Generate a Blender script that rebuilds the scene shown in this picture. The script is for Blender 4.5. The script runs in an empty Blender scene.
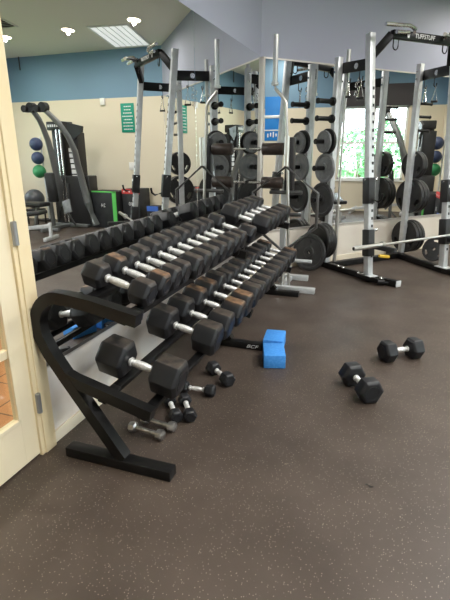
import bpy, bmesh, math, random
from mathutils import Vector, Matrix
random.seed(7)
PI = math.pi
scene = bpy.context.scene
C = scene.collection

# ------------------------------------------------------------------ camera
CAMH = 1.45
F = 464.57; PITCH = math.radians(17.767); ROLL = math.radians(-0.17); YAW = math.radians(19.746)
fw = Vector((0, math.cos(PITCH), -math.sin(PITCH))); rt = Vector((1, 0, 0)); up = rt.cross(fw)
rt2 = math.cos(ROLL)*rt + math.sin(ROLL)*up; up2 = rt2.cross(fw)
Rz = Matrix.Rotation(YAW, 3, 'Z')
RT, UP, FW = Rz@rt2, Rz@up2, Rz@fw
cam = bpy.data.cameras.new('camera'); camo = bpy.data.objects.new('camera', cam); C.objects.link(camo)
cam.sensor_fit = 'HORIZONTAL'; cam.sensor_width = 36; cam.lens = F/450*36
cam.clip_start = 0.02; cam.clip_end = 200
camo.matrix_world = Matrix(((RT.x, UP.x, -FW.x, 0), (RT.y, UP.y, -FW.y, 0), (RT.z, UP.z, -FW.z, CAMH), (0, 0, 0, 1)))
scene.camera = camo

# ------------------------------------------------------------------ world, light, exposure
w = bpy.data.worlds.new('world'); scene.world = w; w.use_nodes = True
nt = w.node_tree; bg = nt.nodes['Background']
bg.inputs[0].default_value = (0.86, 0.93, 1.0, 1); bg.inputs[1].default_value = 9.0
scene.view_settings.view_transform = 'Standard'; scene.view_settings.look = 'None'
scene.view_settings.exposure = 0.27; scene.view_settings.gamma = 1
LAMP_W = 10; TROFFER_W = 66
ZC = 4.95      # top of the walls
SL = .12       # the ceiling rises from the far wall towards the camera
def CZ(y): return 3.31+SL*(8.62-y)
TILT = -math.atan(SL)
XR = 5.24      # window wall
YF = 8.62      # far wall
YB = -2.6      # wall behind the camera
def area(name, loc, rot, sx, sy, power, col):
    l = bpy.data.lights.new(name, 'AREA'); l.shape = 'RECTANGLE'; l.size = sx; l.size_y = sy
    l.energy = power; l.color = col
    o = bpy.data.objects.new(name, l); o.location = loc; o.rotation_euler = rot; C.objects.link(o); return o

# ------------------------------------------------------------------ materials
def mat(name, col, rough=.5, metal=0, spec=.5, noise=None, bump=None, emit=None, coat=0):
    m = bpy.data.materials.new(name); m.use_nodes = True; n = m.node_tree; b = n.nodes['Principled BSDF']
    b.inputs['Base Color'].default_value = (*col, 1); b.inputs['Roughness'].default_value = rough
    b.inputs['Metallic'].default_value = metal; b.inputs['Specular IOR Level'].default_value = spec
    b.inputs['Coat Weight'].default_value = coat
    if emit: b.inputs['Emission Color'].default_value = (*emit[:3], 1); b.inputs['Emission Strength'].default_value = emit[3]
    tc = n.nodes.new('ShaderNodeTexCoord')
    if noise:                                   # (scale, other colour, lo, hi)
        sc, c2, lo, hi = noise
        t = n.nodes.new('ShaderNodeTexNoise'); t.inputs['Scale'].default_value = sc; t.inputs['Detail'].default_value = 5
        n.links.new(tc.outputs['Object'], t.inputs['Vector'])
        r = n.nodes.new('ShaderNodeValToRGB'); r.color_ramp.elements[0].position = lo; r.color_ramp.elements[1].position = hi
        r.color_ramp.elements[0].color = (*col, 1); r.color_ramp.elements[1].color = (*c2, 1)
        n.links.new(t.outputs['Fac'], r.inputs[0]); n.links.new(r.outputs[0], b.inputs['Base Color'])
    if bump:
        t = n.nodes.new('ShaderNodeTexNoise'); t.inputs['Scale'].default_value = bump[0]; t.inputs['Detail'].default_value = 4
        n.links.new(tc.outputs['Object'], t.inputs['Vector'])
        bp = n.nodes.new('ShaderNodeBump'); bp.inputs['Strength'].default_value = bump[1]; bp.inputs['Distance'].default_value = .01
        n.links.new(t.outputs['Fac'], bp.inputs['Height']); n.links.new(bp.outputs[0], b.inputs['Normal'])
    return m

M = {}
M['black_steel'] = mat('black_steel', (.005, .005, .0055), .36, 0, .28, noise=(9, (.011, .0105, .010), .4, .7))
M['silver_steel'] = mat('silver_steel', (.66, .68, .69), .36, .35, .5, noise=(14, (.56, .58, .59), .4, .7))
M['chrome'] = mat('chrome', (.78, .78, .77), .2, 1, noise=(40, (.55, .55, .54), .45, .7))
M['handle_chrome'] = mat('handle_chrome', (.90, .90, .88), .38, .55, noise=(160, (.72, .72, .71), .4, .7))
M['bar_steel'] = mat('bar_steel', (.62, .61, .58), .3, .9)
M['white_plastic'] = mat('white_plastic', (.8, .8, .78), .5)
M['foam'] = mat('foam_vinyl', (.030, .020, .016), .40, 0, .5, noise=(25, (.07, .045, .032), .5, .75))
M['vinyl'] = mat('black_vinyl', (.015, .015, .016), .45)
M['blue_foam'] = mat('blue_foam', (.045, .27, .75), .7, noise=(60, (.09, .36, .85), .45, .75), bump=(300, .08))
M['iron'] = mat('plate_iron', (.032, .033, .034), .5, .15, noise=(18, (.06, .06, .06), .5, .8))
M['grey_iron'] = mat('grey_plate_iron', (.16, .17, .175), .5, .3, noise=(18, (.24, .24, .24), .4, .8))
M['rubber_plate'] = mat('rubber_plate', (.012, .012, .013), .42, noise=(30, (.03, .028, .025), .5, .75))
M['yellow'] = mat('yellow_plastic', (.85, .55, .05), .45)
M['white_paint'] = mat('white_marking', (.75, .75, .75), .5)
M['green_ball'] = mat('green_ball', (.03, .25, .09), .5, noise=(12, (.04, .3, .12), .4, .7))
M['blue_ball'] = mat('navy_ball', (.035, .055, .13), .5, noise=(12, (.05, .075, .16), .4, .7))
M['grey_ball'] = mat('grey_ball', (.06, .065, .075), .3)
M['box_black'] = mat('plyo_black', (.014, .017, .02), .6, noise=(6, (.03, .032, .035), .4, .7))
M['box_green'] = mat('plyo_green', (.12, .62, .12), .6)
M['box_red'] = mat('plyo_red', (.62, .05, .05), .6)
M['box_blue'] = mat('plyo_blue', (.04, .13, .5), .6)
M['sign_green'] = mat('sign_green', (.0, .28, .19), .5)
M['poster_blue'] = mat('poster_blue', (.005, .19, .58), .5, noise=(3, (.01, .23, .66), .4, .7))
M['trim'] = mat('mirror_edge_trim', (.62, .58, .54), .35, .5)
M['dark_trim'] = mat('mirror_channel', (.22, .21, .2), .3, .8)
M['door'] = mat('door_paint', (.80, .69, .48), .45, noise=(2.5, (.84, .74, .54), .35, .7), bump=(8, .05))
M['door_wood'] = mat('door_casing_paint', (.83, .70, .46), .45, noise=(4, (.78, .62, .36), .45, .8))
M['baseboard'] = mat('baseboard_paint', (.82, .74, .58), .5, noise=(6, (.6, .48, .32), .62, .8))
M['steel_hinge'] = mat('hinge_steel', (.38, .39, .4), .4, .8)
M['ceiling'] = mat('ceiling_paint', (.74, .71, .64), .85, bump=(60, .04))
M['white_frame'] = mat('window_frame_paint', (.85, .85, .83), .5)
M['blind'] = mat('roller_blind', (.06, .055, .06), .8)
M['added_hall_wall'] = mat('added_hall_wall_paint', (.7, .65, .55), .7)
M['lawn'] = mat('lawn', (.12, .28, .06), .9, noise=(3, (.2, .4, .1), .4, .7))
M['leaf'] = mat('tree_leaves', (.12, .30, .13), .8, noise=(4, (.28, .48, .27), .4, .7))
M['bark'] = mat('bark', (.12, .08, .05), .9)
M['lamp_glow'] = mat('lamp_glow', (.9, .8, .6), .5, emit=(1, .86, .58, 9))
M['troffer_glow'] = mat('troffer_diffuser', (.8, .8, .78), .5, emit=(.93, .97, .95, .55))
M['vent'] = mat('vent_metal', (.62, .61, .57), .5)
M['vent_dark'] = mat('vent_recess', (.06, .06, .06), .7)
M['dark_steel'] = mat('dark_steel', (.12, .12, .12), .35, .7)
M['stack'] = mat('weight_stack', (.05, .05, .05), .4, .4)

# mirror: slightly green float glass in front of silver
def mirror_mat():
    m = bpy.data.materials.new('mirror_glass'); m.use_nodes = True; b = m.node_tree.nodes['Principled BSDF']
    b.inputs['Base Color'].default_value = (.88, .895, .89, 1); b.inputs['Metallic'].default_value = 1; b.inputs['Roughness'].default_value = 0.0
    return m
M['mirror'] = mirror_mat()
def glass_mat():
    m = bpy.data.materials.new('window_glass'); m.use_nodes = True; n = m.node_tree
    n.nodes.remove(n.nodes['Principled BSDF'])
    t = n.nodes.new('ShaderNodeBsdfTransparent'); t.inputs[0].default_value = (.93, .96, .95, 1)
    g = n.nodes.new('ShaderNodeBsdfGlossy'); g.inputs['Roughness'].default_value = .02
    mx = n.nodes.new('ShaderNodeMixShader'); mx.inputs[0].default_value = .06
    n.links.new(t.outputs[0], mx.inputs[1]); n.links.new(g.outputs[0], mx.inputs[2])
    n.links.new(mx.outputs[0], n.nodes['Material Output'].inputs[0]); return m
M['glass'] = glass_mat()

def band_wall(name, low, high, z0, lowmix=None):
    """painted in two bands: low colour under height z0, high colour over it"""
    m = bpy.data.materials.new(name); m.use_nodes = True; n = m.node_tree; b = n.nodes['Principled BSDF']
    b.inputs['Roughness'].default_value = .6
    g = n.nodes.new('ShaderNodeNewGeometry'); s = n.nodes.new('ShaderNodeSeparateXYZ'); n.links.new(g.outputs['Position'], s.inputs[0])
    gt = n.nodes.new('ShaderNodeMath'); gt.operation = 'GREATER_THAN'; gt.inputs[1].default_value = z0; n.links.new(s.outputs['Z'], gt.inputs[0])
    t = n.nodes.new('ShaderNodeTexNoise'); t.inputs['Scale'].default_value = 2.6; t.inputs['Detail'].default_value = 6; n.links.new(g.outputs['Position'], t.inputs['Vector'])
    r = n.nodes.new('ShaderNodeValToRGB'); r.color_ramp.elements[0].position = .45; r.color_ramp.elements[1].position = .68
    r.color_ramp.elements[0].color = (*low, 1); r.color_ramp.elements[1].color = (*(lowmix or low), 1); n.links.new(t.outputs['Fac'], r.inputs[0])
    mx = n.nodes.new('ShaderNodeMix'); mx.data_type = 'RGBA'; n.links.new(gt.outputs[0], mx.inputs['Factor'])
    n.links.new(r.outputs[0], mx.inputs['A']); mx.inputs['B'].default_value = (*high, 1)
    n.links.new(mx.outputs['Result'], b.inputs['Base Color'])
    return m
CREAM = (.72, .645, .505); BLUE = (.17, .29, .41); BLUE_SHADED = (.34, .355, .45)  # upper mirror walls: the blue paint with its shade put into the colour
M['wall_mirror_side'] = band_wall('wall_paint_mirror_side', (.80, .77, .73), BLUE_SHADED, 2.0, (.66, .58, .48))
M['wall_diag'] = band_wall('wall_paint_diagonal', (.74, .68, .59), BLUE_SHADED, 2.0, (.70, .63, .54))
M['wall_far'] = band_wall('wall_paint_far', CREAM, BLUE, 2.455)

def floor_mat():
    m = bpy.data.materials.new('rubber_floor'); m.use_nodes = True; n = m.node_tree; b = n.nodes['Principled BSDF']; L = n.links
    g = n.nodes.new('ShaderNodeNewGeometry')
    def noise(sc, det=4):
        t = n.nodes.new('ShaderNodeTexNoise'); t.inputs['Scale'].default_value = sc; t.inputs['Detail'].default_value = det
        L.new(g.outputs['Position'], t.inputs['Vector']); return t
    def ramp(src, a, ca, bb, cb):
        r = n.nodes.new('ShaderNodeValToRGB'); r.color_ramp.elements[0].position = a; r.color_ramp.elements[1].position = bb
        r.color_ramp.elements[0].color = (*ca, 1); r.color_ramp.elements[1].color = (*cb, 1); L.new(src, r.inputs[0]); return r
    base = ramp(noise(2.2, 9).outputs['Fac'], .3, (.052, .038, .030), .74, (.088, .066, .053))
    v = n.nodes.new('ShaderNodeTexVoronoi'); v.inputs['Scale'].default_value = 135; L.new(g.outputs['Position'], v.inputs['Vector'])
    near = n.nodes.new('ShaderNodeMath'); near.operation = 'LESS_THAN'; near.inputs[1].default_value = .24; L.new(v.outputs['Distance'], near.inputs[0])
    sp = n.nodes.new('ShaderNodeSeparateColor'); L.new(v.outputs['Color'], sp.inputs[0])
    few = n.nodes.new('ShaderNodeMath'); few.operation = 'GREATER_THAN'; few.inputs[1].default_value = .76; L.new(sp.outputs[0], few.inputs[0])
    mu = n.nodes.new('ShaderNodeMath'); mu.operation = 'MULTIPLY'; L.new(near.outputs[0], mu.inputs[0]); L.new(few.outputs[0], mu.inputs[1])
    fl = n.nodes.new('ShaderNodeMix'); fl.data_type = 'RGBA'; L.new(mu.outputs[0], fl.inputs['Factor']); L.new(base.outputs[0], fl.inputs['A'])
    fl.inputs['B'].default_value = (.33, .27, .21, 1)
    L.new(fl.outputs['Result'], b.inputs['Base Color'])
    rr = ramp(noise(2.3, 5).outputs['Fac'], .3, (.42,)*3, .75, (.58,)*3); L.new(rr.outputs[0], b.inputs['Roughness'])
    b.inputs['Specular IOR Level'].default_value = .45
    bp = n.nodes.new('ShaderNodeBump'); bp.inputs['Strength'].default_value = .12; bp.inputs['Distance'].default_value = .004
    L.new(noise(90).outputs['Fac'], bp.inputs['Height']); L.new(bp.outputs[0], b.inputs['Normal'])
    return m
M['floor'] = floor_mat()

def tile_mat():
    m = bpy.data.materials.new('terracotta_tiles'); m.use_nodes = True; n = m.node_tree; b = n.nodes['Principled BSDF']
    g = n.nodes.new('ShaderNodeNewGeometry'); t = n.nodes.new('ShaderNodeTexBrick'); n.links.new(g.outputs['Position'], t.inputs['Vector'])
    t.inputs['Scale'].default_value = 1; t.offset = 0; t.inputs['Brick Width'].default_value = .3; t.inputs['Row Height'].default_value = .3
    t.inputs['Mortar Size'].default_value = .006
    t.inputs['Color1'].default_value = (.55, .27, .12, 1); t.inputs['Color2'].default_value = (.62, .33, .16, 1); t.inputs['Mortar'].default_value = (.2, .12, .07, 1)
    n.links.new(t.outputs[0], b.inputs['Base Color']); b.inputs['Roughness'].default_value = .4; return m
M['tiles'] = tile_mat()

def rubber_head_mat(name, tint):
    """black rubber with tan dust lying on the head's own top facets"""
    m = bpy.data.materials.new(name); m.use_nodes = True; n = m.node_tree; b = n.nodes['Principled BSDF']; L = n.links
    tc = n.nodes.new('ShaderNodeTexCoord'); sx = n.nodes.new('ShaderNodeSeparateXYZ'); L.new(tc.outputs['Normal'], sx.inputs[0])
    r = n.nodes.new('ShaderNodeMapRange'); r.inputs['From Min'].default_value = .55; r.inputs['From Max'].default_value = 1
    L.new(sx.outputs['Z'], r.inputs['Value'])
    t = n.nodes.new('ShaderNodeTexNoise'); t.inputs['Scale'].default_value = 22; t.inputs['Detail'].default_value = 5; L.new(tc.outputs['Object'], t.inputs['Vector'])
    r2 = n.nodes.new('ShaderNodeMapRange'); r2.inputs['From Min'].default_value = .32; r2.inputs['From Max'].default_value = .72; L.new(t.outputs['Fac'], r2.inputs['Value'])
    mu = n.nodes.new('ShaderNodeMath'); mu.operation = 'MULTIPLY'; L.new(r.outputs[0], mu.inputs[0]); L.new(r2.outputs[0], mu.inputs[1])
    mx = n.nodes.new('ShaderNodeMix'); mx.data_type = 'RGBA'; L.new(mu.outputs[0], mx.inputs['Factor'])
    mx.inputs['A'].default_value = (.012, .0125, .0145, 1); mx.inputs['B'].default_value = (*tint, 1)
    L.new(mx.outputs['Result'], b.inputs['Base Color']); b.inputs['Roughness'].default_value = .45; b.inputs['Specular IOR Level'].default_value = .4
    return m
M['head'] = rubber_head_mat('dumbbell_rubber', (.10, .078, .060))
M['head_tan'] = rubber_head_mat('dumbbell_rubber_tan_top', (.30, .17, .09))
M['head_clean'] = rubber_head_mat('dumbbell_rubber_clean', (.035, .036, .04))

# ------------------------------------------------------------------ mesh helpers
def obj(name, bm, m, parent=None, smooth=True, recalc=True):
    me = bpy.data.meshes.new(name)
    if recalc: bmesh.ops.recalc_face_normals(bm, faces=bm.faces)
    bm.to_mesh(me); bm.free()
    if isinstance(m, (list, tuple)):
        for k in m: me.materials.append(M[k])
    else: me.materials.append(M[m])
    if smooth and len(me.polygons):
        me.polygons.foreach_set('use_smooth', [True]*len(me.polygons)); me.set_sharp_from_angle(angle=.6)
    o = bpy.data.objects.new(name, me); C.objects.link(o)
    if parent: o.parent = parent
    return o
def NB(): return bmesh.new()
def box(bm, c, s, R=None, bev=0.0):
    mm = Matrix.Translation(c) @ (R.to_4x4() if R else Matrix.Identity(4)) @ Matrix.Diagonal((s[0], s[1], s[2], 1))
    t = bmesh.new(); bmesh.ops.create_cube(t, size=1, matrix=mm)
    if bev: bmesh.ops.bevel(t, geom=t.edges[:], offset=bev, segments=2, affect='EDGES', profile=.5)
    merge(bm, t)
def merge(bm, t):
    vm = {}
    for v in t.verts: vm[v] = bm.verts.new(v.co)
    for f in t.faces:
        try: nf = bm.faces.new([vm[v] for v in f.verts]); nf.material_index = f.material_index
        except ValueError: pass
    t.free()
def bx(bm, x0, x1, y0, y1, z0, z1, bev=0.0):
    box(bm, ((x0+x1)/2, (y0+y1)/2, (z0+z1)/2), (abs(x1-x0), abs(y1-y0), abs(z1-z0)), None, bev)
def frame_from(d):
    d = d.normalized(); a = Vector((0, 0, 1)) if abs(d.z) < .95 else Vector((1, 0, 0))
    u = d.cross(a).normalized(); v = u.cross(d).normalized(); return u, v, d
def beam(bm, p, q, w, h, bev=.004):
    """rectangular beam from p to q: w sideways, h upwards"""
    p = Vector(p); q = Vector(q); u, v, d = frame_from(q-p)
    R = Matrix((u, v, d)).transposed(); box(bm, (p+q)/2, (w, h, (q-p).length), R, bev)
def lathe(bm, prof, p, d, seg=20, caps=True):
    """prof: (distance along d, radius)"""
    p = Vector(p); u, v, d = frame_from(Vector(d)); rings = []
    for t, r in prof:
        rings.append([bm.verts.new(p+d*t+u*(r*math.cos(2*PI*k/seg))+v*(r*math.sin(2*PI*k/seg))) for k in range(seg)])
    for a, b in zip(rings, rings[1:]):
        for k in range(seg): bm.faces.new((a[k], a[(k+1) % seg], b[(k+1) % seg], b[k]))
    if caps: bm.faces.new(rings[0][::-1]); bm.faces.new(rings[-1])
def cyl(bm, p, q, r, seg=16, r2=None, bev=.002):
    p = Vector(p); q = Vector(q); L = (q-p).length; r2 = r if r2 is None else r2; b = min(bev, L*.3, r*.5)
    lathe(bm, [(0, r-b), (b, r), (L-b, r2), (L, r2-b)], p, q-p, seg)
def tube(bm, pts, r, seg=12, closed=False):
    pts = [Vector(p) for p in pts]; rings = []; n = len(pts); pu = None
    for i, p in enumerate(pts):
        a = pts[i-1] if (i > 0 or closed) else pts[i]; b = pts[(i+1) % n] if (i < n-1 or closed) else pts[i]
        d = (b-a).normalized()
        if pu is None: u, v, _ = frame_from(d)
        else:
            u = (pu - d*pu.dot(d)).normalized(); v = d.cross(u)
        pu = u; rr = r[i] if isinstance(r, (list, tuple)) else r
        rings.append([bm.verts.new(p+u*(rr*math.cos(2*PI*k/seg))+v*(rr*math.sin(2*PI*k/seg))) for k in range(seg)])
    rng = range(n if closed else n-1)
    for i in rng:
        a, b = rings[i], rings[(i+1) % n]
        for k in range(seg): bm.faces.new((a[k], a[(k+1) % seg], b[(k+1) % seg], b[k]))
    if not closed: bm.faces.new(rings[0][::-1]); bm.faces.new(rings[-1])
def ribbon(bm, pts, wd, y0, y1):
    """bar bent in the XZ plane, wd deep in that plane, from y0 to y1"""
    pts = [Vector((p[0], p[1])) for p in pts]; n = len(pts); A = []; B = []
    for i in range(n):
        a = pts[max(i-1, 0)]; b = pts[min(i+1, n-1)]; d = (b-a).normalized(); nn_ = Vector((-d.y, d.x))
        k = 1.0
        if 0 < i < n-1:
            d1 = (pts[i]-pts[i-1]).normalized(); k = 1/max(.5, Vector((-d1.y, d1.x)).dot(nn_))
        A.append(pts[i]+nn_*wd/2*k); B.append(pts[i]-nn_*wd/2*k)
    ring = []
    for i in range(n):
        ring.append([bm.verts.new((A[i].x, y0, A[i].y)), bm.verts.new((A[i].x, y1, A[i].y)), bm.verts.new((B[i].x, y1, B[i].y)), bm.verts.new((B[i].x, y0, B[i].y))])
    for a, b in zip(ring, ring[1:]):
        for k in range(4): bm.faces.new((a[k], a[(k+1) % 4], b[(k+1) % 4], b[k]))
    bm.faces.new(ring[0][::-1]); bm.faces.new(ring[-1])
def sphere(bm, c, r, seg=20, rings=12, sq=(1, 1, 1)):
    t = bmesh.new(); bmesh.ops.create_uvsphere(t, u_segments=seg, v_segments=rings, radius=r, matrix=Matrix.Translation(c) @ Matrix.Diagonal((*sq, 1))); merge(bm, t)
def text_bm(s, size, ext=.0008, shear=0):
    cu = bpy.data.curves.new('lettering', 'FONT'); cu.body = s; cu.size = size; cu.extrude = ext; cu.align_x = 'CENTER'; cu.align_y = 'CENTER'; cu.shear = shear
    to = bpy.data.objects.new('lettering', cu); C.objects.link(to)
    dg = bpy.context.evaluated_depsgraph_get(); me = bpy.data.meshes.new_from_object(to.evaluated_get(dg))
    bm = bmesh.new(); bm.from_mesh(me); bpy.data.objects.remove(to); bpy.data.curves.remove(cu); bpy.data.meshes.remove(me); return bm
def tag(o, label, cat, group=None, kind=None):
    o['label'] = label; o['category'] = cat
    if group: o['group'] = group
    if kind: o['kind'] = kind
    return o
def thing(name, label, cat, loc=(0, 0, 0), rz=0, group=None, rot=None):
    o = bpy.data.objects.new(name, None); C.objects.link(o); o.empty_display_size = .05
    o.location = loc; o.rotation_euler = rot if rot else (0, 0, rz); return tag(o, label, cat, group)
def struct(name, bm, m, parent=None, smooth=False):
    o = obj(name, bm, m, parent, smooth)
    if not parent: o['kind'] = 'structure'
    return o
def copy_tree(src, label, loc, rot, group=None):
    r = src.copy(); C.objects.link(r); r.location = loc; r.rotation_euler = rot; r['label'] = label
    if group: r['group'] = group
    for ch in list(src.children):
        c = ch.copy(); C.objects.link(c); c.parent = r; c.matrix_parent_inverse = ch.matrix_parent_inverse.copy()
        for g in list(ch.children):
            d = g.copy(); C.objects.link(d); d.parent = c
    return r

# ------------------------------------------------------------------ diagonal wall frame
XM = -1.535                       # plane of the left mirror
AZ = math.radians(42.2)
P0 = Vector((XM, 5.514, 0))       # foot of the corner between the two mirror walls
dd = Vector((math.sin(AZ), math.cos(AZ), 0)); nn = Vector((math.cos(AZ), -math.sin(AZ), 0))
def W(s, n, z=0): return P0 + dd*s + nn*n + Vector((0, 0, z))
RW = -AZ                          # local x = nn, local y = dd
SEND = 4.19                       # length of the diagonal wall

# ------------------------------------------------------------------ room shell
b = NB(); bx(b, -1.75, XR+.2, YB-.2, YF+.2, -.1, 0); struct('floor', b, 'floor')
b = NB(); ym_ = (YB+YF)/2; box(b, ((XR-1.75)/2+.1, ym_, CZ(ym_)+.05), (XR+2.1, (YF-YB+.6)/math.cos(TILT), .1), Matrix.Rotation(TILT, 3, 'X')); struct('ceiling', b, 'ceiling')
DY0, DY1, DZ = .64, 1.563, 2.06   # door opening
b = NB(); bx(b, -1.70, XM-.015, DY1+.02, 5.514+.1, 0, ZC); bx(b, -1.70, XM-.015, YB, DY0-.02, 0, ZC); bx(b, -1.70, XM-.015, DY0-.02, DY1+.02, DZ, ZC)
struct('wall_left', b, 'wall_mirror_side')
b = NB()
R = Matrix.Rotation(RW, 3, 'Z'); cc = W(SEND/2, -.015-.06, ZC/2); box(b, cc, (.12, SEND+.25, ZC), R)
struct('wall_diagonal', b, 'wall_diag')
b = NB(); bx(b, W(SEND, 0).x-.1, XR+.1, YF, YF+.12, 0, ZC); struct('wall_far', b, 'wall_far')
b = NB(); bx(b, -1.70, XR+.12, YB-.12, YB, 0, ZC); struct('wall_behind', b, 'wall_far')
# window wall: three unseen openings added for daylight, the last one real
WINS = [(-1.6, -.1, .76, 2.46), (.9, 2.4, .76, 2.46), (3.0, 4.1, .76, 2.46), (6.28, 7.84, .76, 2.46)]
b = NB(); y = YB
for (a, c, z0, z1) in WINS:
    bx(b, XR, XR+.14, y, a, 0, ZC); bx(b, XR, XR+.14, a, c, 0, z0); bx(b, XR, XR+.14, a, c, z1, ZC); y = c
bx(b, XR, XR+.14, y, YF, 0, ZC)
struct('wall_right', b, 'wall_far')
for i, (a, c, z0, z1) in enumerate(WINS):
    b = NB()
    for u, v in ((a, a+.05), (c-.05, c)): bx(b, XR+.03, XR+.09, u, v, z0, z1)
    bx(b, XR+.03, XR+.09, a, c, z0, z0+.05); bx(b, XR+.03, XR+.09, a, c, z1-.05, z1)
    ym = (a+c)/2; bx(b, XR+.03, XR+.09, ym-.04, ym+.04, z0, z1)
    zm = (z0+z1)/2+.02; bx(b, XR+.02, XR+.09, a, c, zm-.025, zm+.025)
    for (u, v) in ((a+.05, ym-.04), (ym+.04, c-.05)):
        for k in (1, 2): t = u+(v-u)*k/3; bx(b, XR+.05, XR+.07, t-.008, t+.008, z0+.05, z1-.05)
        for zz in (z0+(zm-z0)*.33, z0+(zm-z0)*.67, zm+(z1-zm)*.33, zm+(z1-zm)*.67): bx(b, XR+.05, XR+.07, u, v, zz-.008, zz+.008)
    wf = struct('window_%d' % (i+1), b, 'white_frame')
    b = NB(); bx(b, XR+.058, XR+.062, a+.04, c-.04, z0+.04, z1-.04); obj('pane', b, 'glass', wf)
    b = NB(); bx(b, XR-.035, XR+.03, a-.04, c+.04, z0-.035, z0); obj('sill', b, 'white_frame', wf)
# dark valance box over the far window
b = NB(); bx(b, XR-.07, XR-.002, 6.16, 7.9, 2.46, 2.93, .006)
tag(obj('window_valance', b, 'blind'), 'dark brown valance box across the top of the bright window', 'valance')
# mirror trims, baseboards, door casing
b = NB(); bx(b, XM-.013, XM+.004, 1.66, 5.51, .44, .458); struct('trim_1', b, 'dark_trim')
b = NB(); box(b, W(0.012, .012, 1.46), (.03, .03, 1.96), Matrix.Rotation(-AZ/2, 3, 'Z')); struct('trim_2', b, 'trim')
b = NB(); box(b, W(2.05, 0.0, .507), (.014, 4.1, .018), R); box(b, W(2.05, 0.0, 2.436), (.02, 4.1, .016), R); struct('trim_3', b, 'trim')
b = NB(); bx(b, XM-.014, XM-.002, 1.655, 5.5, 0, .067, .002); struct('baseboard_left', b, 'baseboard')
b = NB(); box(b, W(SEND/2, -.008, .035), (.014, SEND, .07), R); struct('baseboard_diagonal', b, 'baseboard')
b = NB(); bx(b, W(SEND, 0).x, XR, YF-.012, YF, 0, .09); struct('baseboard_far', b, 'baseboard')
b = NB(); bx(b, XR-.012, XR, YB, YF, 0, .09); struct('baseboard_right', b, 'baseboard')
b = NB()
bx(b, XM-.015, XM+.012, 1.578, 1.655, 0, DZ+.09, .004); bx(b, XM-.015, XM+.004, 1.555, 1.585, 0, DZ+.03, .002)
bx(b, XM-.015, XM+.012, DY0-.09, DY0-.012, 0, DZ+.09, .004); bx(b, XM-.015, XM+.012, DY0-.09, 1.655, DZ+.01, DZ+.09, .004)
bx(b, -1.70, XM-.012, DY1+.008, DY1+.02, 0, DZ); bx(b, -1.70, XM-.012, DY0-.02, DY0-.008, 0, DZ)
struct('trim_4', b, 'door_wood')
# french door leaf: stiles, rails, muntins, glass
b = NB(); X0, X1 = XM-.052, XM-.010; yA, yB = DY0, DY1; st = .100
bx(b, X0, X1, yA, yA+st, .01, DZ-.01, .003); bx(b, X0, X1, yB-st, yB, .01, DZ-.01, .003)
bx(b, X0, X1, yA+st-.002, yB-st+.002, .01, .25, .003); bx(b, X0, X1, yA+st-.002, yB-st+.002, DZ-.10, DZ-.01, .003)
zz0, zz1 = .25, DZ-.10; nz = 5
for k in range(1, nz): z = zz0+(zz1-zz0)*k/nz; bx(b, X0+.006, X1-.006, yA+st, yB-st, z-.02, z+.02, .004)
for k in (1, 2): t = yA+st+(yB-yA-2*st)*k/3; bx(b, X0+.006, X1-.006, t-.014, t+.014, zz0, zz1, .004)
bx(b, X1-.004, X1+.006, yB-st-.012, yB-st+.008, .24, zz1, .003); bx(b, X1-.004, X1+.006, yA+st, yB-st, .238, .258, .003)
door = struct('door_1', b, 'door')
b = NB(); bx(b, XM-.034, XM-.030, yA+st, yB-st, .25, DZ-.10); obj('pane', b, 'glass', door)
for zc in (.29, 1.115, 1.94):
    b = NB(); cyl(b, (XM+.012, DY1+.006, zc-.052), (XM+.012, DY1+.006, zc+.052), .013, 12); bx(b, XM-.008, XM+.006, DY1-.004, DY1+.008, zc-.045, zc+.045); obj('hinge', b, 'steel_hinge', door)
b = NB(); sphere(b, (XM+.045, DY0+.065, .98), .03); cyl(b, (XM-.01, DY0+.065, .98), (XM+.03, DY0+.065, .98), .012); obj('door_knob', b, 'steel_hinge', door)
# terracotta tiled hall beyond the door
b = NB(); bx(b, -5, -1.70, -2.5, 4, -.1, -.005); struct('floor_hall', b, 'tiles')

b = NB(); bx(b, -5, -4.9, -2.6, 4, 0, 2.7); struct('wall_hall_added', b, 'added_hall_wall')  # unseen hall walls and ceiling, added to keep the tiles dim
b = NB(); bx(b, -5, -1.70, 3.9, 4, 0, 2.7); bx(b, -5, -1.70, -2.6, -2.5, 0, 2.7); struct('wall_hall_ends_added', b, 'added_hall_wall')
b = NB(); bx(b, -5, -1.70, -2.6, 4, 2.7, 2.8); struct('ceiling_hall_added', b, 'added_hall_wall')
t = thing('added_hall_lamp', 'added unseen round ceiling lamp in the tiled hall beyond the door', 'ceiling lamp', (-3.1, 1.0, 2.7))  # lamp added out of view to light the hall tiles
b = NB(); lathe(b, [(0, .16), (.05, .15), (.07, .1)], (0, 0, 0), (0, 0, -1), 24); obj('shade', b, 'lamp_glow', t)
l = bpy.data.lights.new('added_hall_light', 'POINT'); l.energy = 110; l.shadow_soft_size = .15; l.color = (1, .93, .82)
o = bpy.data.objects.new('added_hall_light', l); C.objects.link(o); o.location = (-3.1, 1.0, 2.5)

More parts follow.
